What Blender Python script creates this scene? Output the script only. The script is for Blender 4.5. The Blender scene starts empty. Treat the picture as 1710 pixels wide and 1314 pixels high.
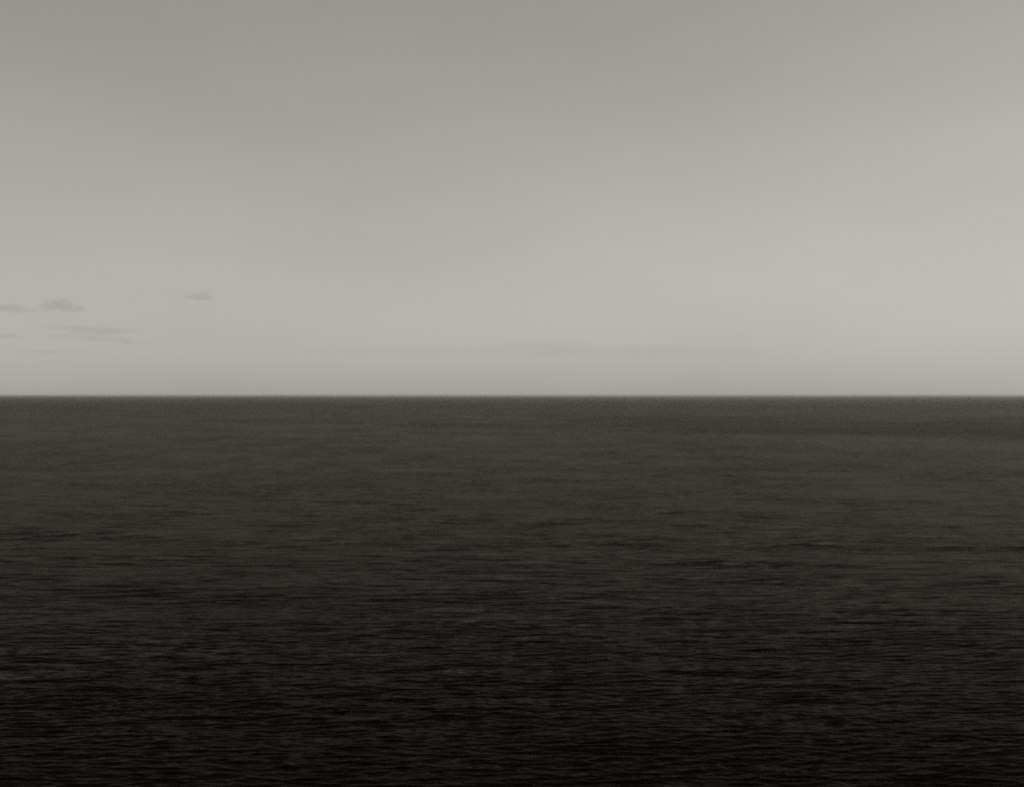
import bpy, math, random
import numpy as np
from mathutils import Vector

scene = bpy.context.scene
R = math.radians

# ---------------------------------------------------------------- camera
CAM_H = 50.0                      # eye height above the sea, metres (a cliff top)
FOV = R(40.0)
PW, PH = 1710.0, 1314.0           # size of the photograph
FPX = PW / 2 / math.tan(FOV / 2)  # focal length in photograph pixels
PITCH = R(0.080)
cam_data = bpy.data.cameras.new("camera")
cam_data.sensor_width = 36.0
cam_data.angle = FOV
cam_data.clip_start = 0.1
cam_data.clip_end = 900000.0
cam_data.dof.use_dof = True            # fast lens focused on the nearer water: the skyline is a little soft
cam_data.dof.focus_distance = 255.0
cam_data.dof.aperture_fstop = 0.088
cam = bpy.data.objects.new("camera", cam_data)
cam.location = (0.0, 0.0, CAM_H)
cam.rotation_euler = (R(90) + PITCH, 0.0, 0.0)
scene.collection.objects.link(cam)
scene.camera = cam

# ---------------------------------------------------------------- sky and sun
SUN_EL, SUN_AZ = R(46.0), R(83.0)   # azimuth clockwise from the view direction (+Y)
SUN_DIR = Vector((math.sin(SUN_AZ) * math.cos(SUN_EL),
                  math.cos(SUN_AZ) * math.cos(SUN_EL), math.sin(SUN_EL)))
TONE = (1.0, 0.960, 0.890)           # warm grey of a monochrome print

world = bpy.data.worlds.new("World")
scene.world = world
world.use_nodes = True
wn, wl = world.node_tree.nodes, world.node_tree.links
wn.clear()
w_out = wn.new("ShaderNodeOutputWorld")
w_bg = wn.new("ShaderNodeBackground")
w_sky = wn.new("ShaderNodeTexSky")
w_sky.sky_type = 'NISHITA'
w_sky.sun_disc = False
w_sky.sun_elevation = SUN_EL
w_sky.sun_rotation = SUN_AZ
w_sky.altitude = 50.0
w_sky.air_density = 1.9
w_sky.dust_density = 0.20
w_sky.ozone_density = 1.0
w_bw = wn.new("ShaderNodeRGBToBW")
w_tone = wn.new("ShaderNodeMix")
w_tone.data_type = 'RGBA'
w_tone.blend_type = 'MULTIPLY'
w_tone.inputs[0].default_value = 1.0
w_tone.inputs[7].default_value = (*TONE, 1.0)
wl.new(w_sky.outputs[0], w_bw.inputs[0])
# a thin uneven veil of high cloud over the whole sky
w_tc = wn.new("ShaderNodeTexCoord")
w_map = wn.new("ShaderNodeMapping")
w_map.inputs[3].default_value = (2.2, 2.2, 7.0)
w_map.inputs[2].default_value = (0.06, -0.10, 0.4)
w_nz = wn.new("ShaderNodeTexNoise")
w_nz.inputs["Scale"].default_value = 1.0
w_nz.inputs["Detail"].default_value = 5.0
w_nz.inputs["Roughness"].default_value = 0.55
w_mr = wn.new("ShaderNodeMapRange")
w_mr.inputs[1].default_value = 0.25
w_mr.inputs[2].default_value = 0.75
w_mr.inputs[3].default_value = 0.94
w_mr.inputs[4].default_value = 1.06
w_mul = wn.new("ShaderNodeMath")
w_mul.operation = 'MULTIPLY'
wl.new(w_tc.outputs["Generated"], w_map.inputs[0])
wl.new(w_map.outputs[0], w_nz.inputs["Vector"])
wl.new(w_nz.outputs["Fac"], w_mr.inputs[0])
wl.new(w_bw.outputs[0], w_mul.inputs[0])
wl.new(w_mr.outputs[0], w_mul.inputs[1])
wl.new(w_mul.outputs[0], w_tone.inputs[6])
wl.new(w_tone.outputs[2], w_bg.inputs[0])
w_bg.inputs[1].default_value = 0.0735
wl.new(w_bg.outputs[0], w_out.inputs[0])

sun_data = bpy.data.lights.new("sun", 'SUN')
sun_data.energy = 1.0
sun_data.angle = R(12.0)
sun_data.color = TONE
sun = bpy.data.objects.new("sun", sun_data)
sun.rotation_euler = (-SUN_DIR).to_track_quat('-Z', 'Y').to_euler()
sun.location = (0, 0, 3000)
scene.collection.objects.link(sun)

vs = scene.view_settings
vs.view_transform = 'Standard'
vs.look = 'None'
vs.exposure = 0.0
vs.gamma = 1.0
vs.use_curve_mapping = False
scene.cycles.use_denoising = False   # the sampling grain stands in for film grain
scene.cycles.volume_bounces = 3
scene.cycles.max_bounces = 6
scene.cycles.sample_clamp_direct = 0.8
scene.cycles.sample_clamp_indirect = 0.8


# ---------------------------------------------------------------- helpers
def new_mat(name):
    m = bpy.data.materials.new(name)
    m.use_nodes = True
    nt = m.node_tree
    nt.nodes.clear()
    return m, nt.nodes, nt.links


def math_node(n, l, op, a, b=None, c=None, clamp=False):
    nd = n.new("ShaderNodeMath")
    nd.operation = op
    nd.use_clamp = clamp
    for i, v in enumerate((a, b, c)):
        if v is None:
            continue
        if isinstance(v, (int, float)):
            nd.inputs[i].default_value = v
        else:
            l.new(v, nd.inputs[i])
    return nd.outputs[0]


def vmath(n, l, op, a, b=None):
    nd = n.new("ShaderNodeVectorMath")
    nd.operation = op
    for i, v in enumerate((a, b)):
        if v is None:
            continue
        if isinstance(v, tuple):
            nd.inputs[i].default_value = v
        elif isinstance(v, (int, float)):
            nd.inputs[i].default_value = (v, v, v)
        else:
            l.new(v, nd.inputs[i])
    return nd.outputs[0]


def noise(n, l, vec, scale3, detail=2.0, rough=0.5, rot=0.0, offset=(0, 0, 0)):
    """noise in world metres; scale3 = feature size in x, y, z"""
    mp = n.new("ShaderNodeMapping")
    mp.vector_type = 'TEXTURE'
    mp.inputs[1].default_value = offset
    mp.inputs[2].default_value = (0, 0, rot)
    mp.inputs[3].default_value = scale3
    l.new(vec, mp.inputs[0])
    t = n.new("ShaderNodeTexNoise")
    t.inputs["Scale"].default_value = 1.0
    t.inputs["Detail"].default_value = detail
    t.inputs["Roughness"].default_value = rough
    l.new(mp.outputs[0], t.inputs["Vector"])
    return t


def maprange(n, l, v, a, b, c, d, smooth=True):
    nd = n.new("ShaderNodeMapRange")
    nd.interpolation_type = 'SMOOTHSTEP' if smooth else 'LINEAR'
    nd.inputs[1].default_value = a
    nd.inputs[2].default_value = b
    nd.inputs[3].default_value = c
    nd.inputs[4].default_value = d
    l.new(v, nd.inputs[0])
    return nd.outputs[0]


# ---------------------------------------------------------------- sea material
def sea_material():
    m, n, l = new_mat("sea_water")
    out = n.new("ShaderNodeOutputMaterial")
    geo = n.new("ShaderNodeNewGeometry")
    pos = geo.outputs["Position"]

    # wind patches: stretches of rougher and calmer water
    p1 = noise(n, l, pos, (260, 420, 500), 3.0, 0.55, R(8)).outputs["Fac"]
    p2 = noise(n, l, pos, (55, 120, 200), 3.0, 0.6, R(-6), (31, 7, 0)).outputs["Fac"]
    patch = math_node(n, l, 'ADD', maprange(n, l, p1, 0.32, 0.68, -0.8, 0.8),
                      maprange(n, l, p2, 0.3, 0.7, -0.6, 0.6))
    p3 = noise(n, l, pos, (17, 24, 60), 2.0, 0.6, R(4), (3, 70, 0)).outputs["Fac"]
    patch = math_node(n, l, 'ADD', patch, maprange(n, l, p3, 0.3, 0.7, -0.6, 0.6))
    p4 = noise(n, l, pos, (42, 70, 60), 2.0, 0.6, R(-3), (90, 20, 0)).outputs["Fac"]
    patch = math_node(n, l, 'ADD', patch, maprange(n, l, p4, 0.3, 0.7, -0.5, 0.5))
    p5 = noise(n, l, pos, (75, 180, 90), 2.0, 0.6, R(2), (45, 140, 0)).outputs["Fac"]
    patch = math_node(n, l, 'ADD', patch, maprange(n, l, p5, 0.3, 0.7, -0.6, 0.6))
    # a wind front: beyond this line the water is more ruffled
    sep = n.new("ShaderNodeSeparateXYZ")
    l.new(pos, sep.inputs[0])
    fn = noise(n, l, pos, (420, 420, 420), 4.0, 0.5, 0.0, (5, 9, 0)).outputs["Fac"]
    wob = maprange(n, l, fn, 0.2, 0.8, -110, 110, False)
    line = math_node(n, l, 'MULTIPLY_ADD', sep.outputs[0], -0.85, 2030.0)
    dist = math_node(n, l, 'SUBTRACT', math_node(n, l, 'ADD', sep.outputs[1], wob), line)
    front = math_node(n, l, 'MULTIPLY', maprange(n, l, dist, -40, 120, 0, 1),
                      maprange(n, l, dist, 500, 3000, 1, 0))
    front = math_node(n, l, 'MULTIPLY', front, maprange(n, l, sep.outputs[0], -400, 500, 0.15, 1.0))
    ruffle = math_node(n, l, 'MULTIPLY_ADD', patch, 0.5, 1.0)
    ruffle = math_node(n, l, 'MULTIPLY_ADD', front, 0.85, ruffle)
    ruffle = math_node(n, l, 'ADD', ruffle, maprange(n, l, sep.outputs[1], 3200, 6500, 0, 0.7))
    ruffle = math_node(n, l, 'MAXIMUM', ruffle, 0.25)

    # slopes of the wavelets that are finer than the mesh
    def slopes(scale3, detail, rough, rot, off, amp):
        t = noise(n, l, pos, scale3, detail, rough, rot, off)
        c = vmath(n, l, 'SUBTRACT', t.outputs["Color"], (0.5, 0.5, 0.5))
        return vmath(n, l, 'MULTIPLY', c, amp)
    s = slopes((4.6, 0.85, 3), 1.5, 0.5, R(4), (0, 0, 0), (0.12, 0.36, 0.0))
    s = vmath(n, l, 'ADD', s, slopes((1.0, 0.35, 3), 1.0, 0.5, R(-9), (3, 8, 0), (0.12, 0.22, 0.0)))
    s = vmath(n, l, 'ADD', s, slopes((11.0, 2.1, 9), 1.0, 0.5, R(6), (11, 5, 0), (0.08, 0.30, 0.0)))
    s = vmath(n, l, 'ADD', s, slopes((24, 5.0, 9), 2.0, 0.5, R(-4), (40, 2, 0), (0.05, 0.22, 0.0)))
    sc = n.new("ShaderNodeVectorMath")
    sc.operation = 'SCALE'
    l.new(s, sc.inputs[0])
    l.new(ruffle, sc.inputs[3])
    nrm = vmath(n, l, 'NORMALIZE', vmath(n, l, 'ADD', geo.outputs["Normal"], sc.outputs[0]))

    rough = math_node(n, l, 'MULTIPLY_ADD', ruffle, 0.07, 0.05, clamp=True)
    fr = n.new("ShaderNodeFresnel")
    fr.inputs["IOR"].default_value = 1.09
    l.new(nrm, fr.inputs["Normal"])
    gl = n.new("ShaderNodeBsdfGlossy")
    gl.inputs["Color"].default_value = (0.190, 0.179, 0.158, 1)
    l.new(rough, gl.inputs["Roughness"])
    l.new(nrm, gl.inputs["Normal"])
    df = n.new("ShaderNodeBsdfDiffuse")
    df.inputs["Color"].default_value = (0.0022, 0.0016, 0.0010, 1)
    mix = n.new("ShaderNodeMixShader")
    l.new(fr.outputs[0], mix.inputs[0])
    l.new(df.outputs[0], mix.inputs[1])
    l.new(gl.outputs[0], mix.inputs[2])
    l.new(mix.outputs[0], out.inputs["Surface"])
    return m


# ---------------------------------------------------------------- sea surface
def build_sea():
    rng = np.random.default_rng(11)
    # azimuth: fine over the view and a good margin either side, coarse round the back
    fine = np.linspace(-R(25), R(25), 1060)
    side = R(25) + (np.linspace(0, 1, 42)[1:] ** 1.6) * (math.pi - R(25))
    az = np.concatenate([-side[::-1], fine, side[:-1]])
    # distance: coarse at the foot of the cliff, then evenly spaced as seen from the cliff top
    near = np.geomspace(3, 140, 40)[:-1]
    inv = np.linspace(1 / 140.0, 1 / 2600.0, 1080)
    far = np.geomspace(2600, 400000, 110)[1:]
    rad = np.concatenate([near, 1 / inv, far])
    nr, na = len(rad), len(az)
    dr = np.gradient(rad)
    da = np.abs(np.gradient(az))
    # wave components: wavelength, direction, height
    comps = []
    def band(l0, l1, count, slope, spread, main):
        for i in range(count):
            lam = math.exp(rng.uniform(math.log(l0), math.log(l1)))
            th = main + rng.normal(0, spread)
            k = 2 * math.pi / lam
            a = slope * math.sqrt(2.0 / count) / k
            comps.append((k * math.sin(th), k * math.cos(th), a, rng.uniform(0, 2 * math.pi), lam))
    band(45, 110, 14, 0.013, 0.30, R(14))
    band(12, 45, 40, 0.013, 0.42, R(-6))
    band(4.6, 12, 70, 0.022, 0.36, R(5))
    band(1.9, 4.2, 130, 0.078, 0.33, R(-3))
    band(1.0, 1.9, 110, 0.065, 0.45, R(3))
    X = (rad[:, None] * np.sin(az)[None, :]).astype(np.float32)
    Y = (rad[:, None] * np.cos(az)[None, :]).astype(np.float32)
    Z = np.zeros((nr, na), np.float32)
    DX, DY = np.zeros_like(Z), np.zeros_like(Z)
    ur = np.stack([np.sin(az), np.cos(az)], 1)
    ut = np.stack([np.cos(az), -np.sin(az)], 1)
    step = 40
    for r0 in range(0, nr, step):
        r1 = min(nr, r0 + step)
        x, y = X[r0:r1], Y[r0:r1]
        for kx, ky, a, ph, lam in comps:
            pr = np.abs(ur[:, 0] * kx + ur[:, 1] * ky)[None, :] * dr[r0:r1, None]
            pt = np.abs(ut[:, 0] * kx + ut[:, 1] * ky)[None, :] * da[None, :] * rad[r0:r1, None]
            w = 1.0 - np.clip((np.maximum(pr, pt) - 0.9) / 0.8, 0, 1)
            if w.max() <= 0:
                continue
            ph_xy = kx * x + ky * y + ph
            wa = (w * a).astype(np.float32)
            Z[r0:r1] += wa * np.sin(ph_xy)
            ch = wa * np.cos(ph_xy) * (1.25 * lam / (2 * math.pi))
            DX[r0:r1] += kx * ch      # trochoidal crests: sharp tops, flat troughs
            DY[r0:r1] += ky * ch
    co = np.stack([X + DX, Y + DY, Z], -1).reshape(-1, 3)
    i = np.arange(nr - 1)[:, None] * na
    j = np.arange(na)[None, :]
    j2 = (j + 1) % na
    q = np.stack([i + j, i + j2, i + na + j2, i + na + j], -1).reshape(-1, 4)[:, ::-1]
    nv, nq = len(co), len(q)
    # close the small hole under the camera with a fan-like cap
    cap = np.arange(na, dtype=np.int32)
    loops = np.concatenate([q.reshape(-1).astype(np.int32), cap[::-1]])
    starts = np.concatenate([np.arange(nq) * 4, [nq * 4]]).astype(np.int32)
    me = bpy.data.meshes.new("sea")
    me.vertices.add(nv)
    me.vertices.foreach_set("co", co.astype(np.float32).ravel())
    me.loops.add(len(loops))
    me.loops.foreach_set("vertex_index", loops)
    me.polygons.add(nq + 1)
    me.polygons.foreach_set("loop_start", starts)
    me.update(calc_edges=True)
    me.polygons.foreach_set("use_smooth", np.ones(nq + 1, bool))
    if me.polygons[0].normal.z < 0:
        me.flip_normals()
    me.materials.append(sea_material())
    ob = bpy.data.objects.new("sea", me)
    ob["kind"] = "structure"
    ob["label"] = "dark rippled open sea reaching to the level horizon"
    scene.collection.objects.link(ob)
    return ob


build_sea()


# ---------------------------------------------------------------- haze over the water
def build_haze():
    m, n, l = new_mat("haze_air")
    out = n.new("ShaderNodeOutputMaterial")
    v = n.new("ShaderNodeVolumePrincipled")
    v.inputs["Color"].default_value = (0.98, 0.965, 0.93, 1)
    v.inputs["Density"].default_value = 2.1e-5
    v.inputs["Anisotropy"].default_value = 0.6
    l.new(v.outputs[0], out.inputs["Volume"])
    s, z0, z1 = 420000.0, -2.0, CAM_H + 4.0
    vts = [(x, y, z) for z in (z0, z1) for x, y in ((-s, -s), (s, -s), (s, s), (-s, s))]
    fcs = [(3, 2, 1, 0), (4, 5, 6, 7), (0, 1, 5, 4), (1, 2, 6, 5), (2, 3, 7, 6), (3, 0, 4, 7)]
    me = bpy.data.meshes.new("haze")
    me.from_pydata(vts, [], fcs)
    me.materials.append(m)
    ob = bpy.data.objects.new("haze", me)
    ob["kind"] = "stuff"
    ob["label"] = "thin pale sea haze softening the horizon"
    scene.collection.objects.link(ob)


build_haze()


# ---------------------------------------------------------------- clouds
def cloud_material(seed, dens, size):
    m, n, l = new_mat("cloud_vapour")
    out = n.new("ShaderNodeOutputMaterial")
    tc = n.new("ShaderNodeTexCoord")
    t = noise(n, l, tc.outputs["Object"], (size * 0.22, size * 0.22, size * 0.05), 4.0, 0.6, 0, (seed * 913, 0, 0))
    d = maprange(n, l, t.outputs["Fac"], 0.30, 0.72, 0.15, 1.8)
    d = math_node(n, l, 'MULTIPLY', d, dens)
    v = n.new("ShaderNodeVolumePrincipled")
    v.inputs["Color"].default_value = (0.55, 0.54, 0.52, 1)
    v.inputs["Anisotropy"].default_value = 0.0
    l.new(d, v.inputs["Density"])
    l.new(v.outputs[0], out.inputs["Volume"])
    return m


def build_cloud(blobs, dist, seed, depth_opt, label, group=None):
    """blobs: (px, py, half width px, half height px up, half height px down) read off the photograph
    each becomes a lobe of one closed lumpy mesh at its distance over the sea"""
    def to_xz(px, py):
        return (px - PW / 2) / FPX * dist, CAM_H + dist * (math.tan(PITCH) + (PH / 2 - py) / FPX)
    cx = sum(b[0] for b in blobs) / len(blobs)
    cy = sum(b[1] for b in blobs) / len(blobs)
    ox, oz = to_xz(cx, cy)
    import bmesh
    big = bmesh.new()
    rnd = random.Random(seed)
    for (px, py, hw, up, dn) in blobs:
        bx, bz = to_xz(px, py)
        u = dist / FPX
        bm = bmesh.new()
        bmesh.ops.create_icosphere(bm, subdivisions=4, radius=1.0)
        ph = [rnd.uniform(0, 6.28) for _ in range(6)]
        for v in bm.verts:
            x, y, z = v.co
            k = 1 + 0.10 * math.sin(5 * x + ph[0]) + 0.08 * math.sin(9 * x + 4 * y + ph[1]) \
                + 0.08 * math.sin(7 * y + 3 * z + ph[2]) + 0.05 * math.sin(15 * x + 6 * z + ph[3])
            v.co = (bx - ox + x * hw * u * k, y * hw * u * 0.8 * k,
                    bz - oz + (z * (up if z > 0 else dn)) * u * k)
        me_t = bpy.data.meshes.new("lobe")
        bm.to_mesh(me_t)
        bm.free()
        big.from_mesh(me_t)
        bpy.data.meshes.remove(me_t)
    me = bpy.data.meshes.new("cloud")
    big.to_mesh(me)
    big.free()
    hw_max = max(b[2] for b in blobs) * dist / FPX
    me.materials.append(cloud_material(seed, depth_opt / (1.6 * hw_max), hw_max * 2))
    for p in me.polygons:
        p.use_smooth = True
    ob = bpy.data.objects.new("cloud", me)
    ob.location = (ox, dist, oz)
    if len(blobs) > 1:   # fuse the lobes into one closed skin
        md = ob.modifiers.new("fuse", 'REMESH')
        md.mode = 'VOXEL'
        md.voxel_size = min(b[3] for b in blobs) * dist / FPX * 0.22
        md.use_smooth_shade = True
    ob["label"] = label
    ob["category"] = "cloud"
    ob["group"] = "low clouds above the sea horizon"
    scene.collection.objects.link(ob)


build_cloud([(12, 516, 34, 9, 5), (38, 519, 22, 5, 4)], 24000, 1, 0.22,
            "small dark grey cloud cut by the left edge, left of the peaked cloud")
build_cloud([(98, 512, 28, 14, 7), (120, 517, 24, 8, 4), (76, 516, 14, 8, 4)], 24000, 2, 0.23,
            "peaked grey cloud with a flat base and pointed right end")
build_cloud([(332, 496, 28, 5, 5), (345, 487, 13, 6, 5)], 25000, 3, 0.19,
            "small lone cloud highest and farthest right in the sky")
build_cloud([(165, 552, 72, 7, 7), (110, 547, 44, 4, 4)], 30000, 4, 0.15,
            "long faint cloud band below the peaked cloud")
build_cloud([(125, 563, 48, 5, 4), (185, 567, 45, 5, 4), (225, 573, 34, 4, 3)], 30000, 5, 0.14,
            "thin slanting cloud streak sloping down to the right under the long band")
build_cloud([(8, 562, 30, 5, 4)], 30000, 6, 0.15,
            "small faint low cloud at the left edge beneath the darker one")
build_cloud([(80, 588, 62, 3, 2.5), (125, 589, 40, 2.5, 2)], 32000, 7, 0.10,
            "hair-thin faint streak lowest of the left-hand clouds")
build_cloud([(560, 585, 70, 8, 9), (690, 588, 120, 9, 10), (900, 584, 170, 12, 12), (1100, 586, 150, 10, 12)], 36000, 8, 0.07,
            "very faint wide cloud bank low above the middle of the horizon")
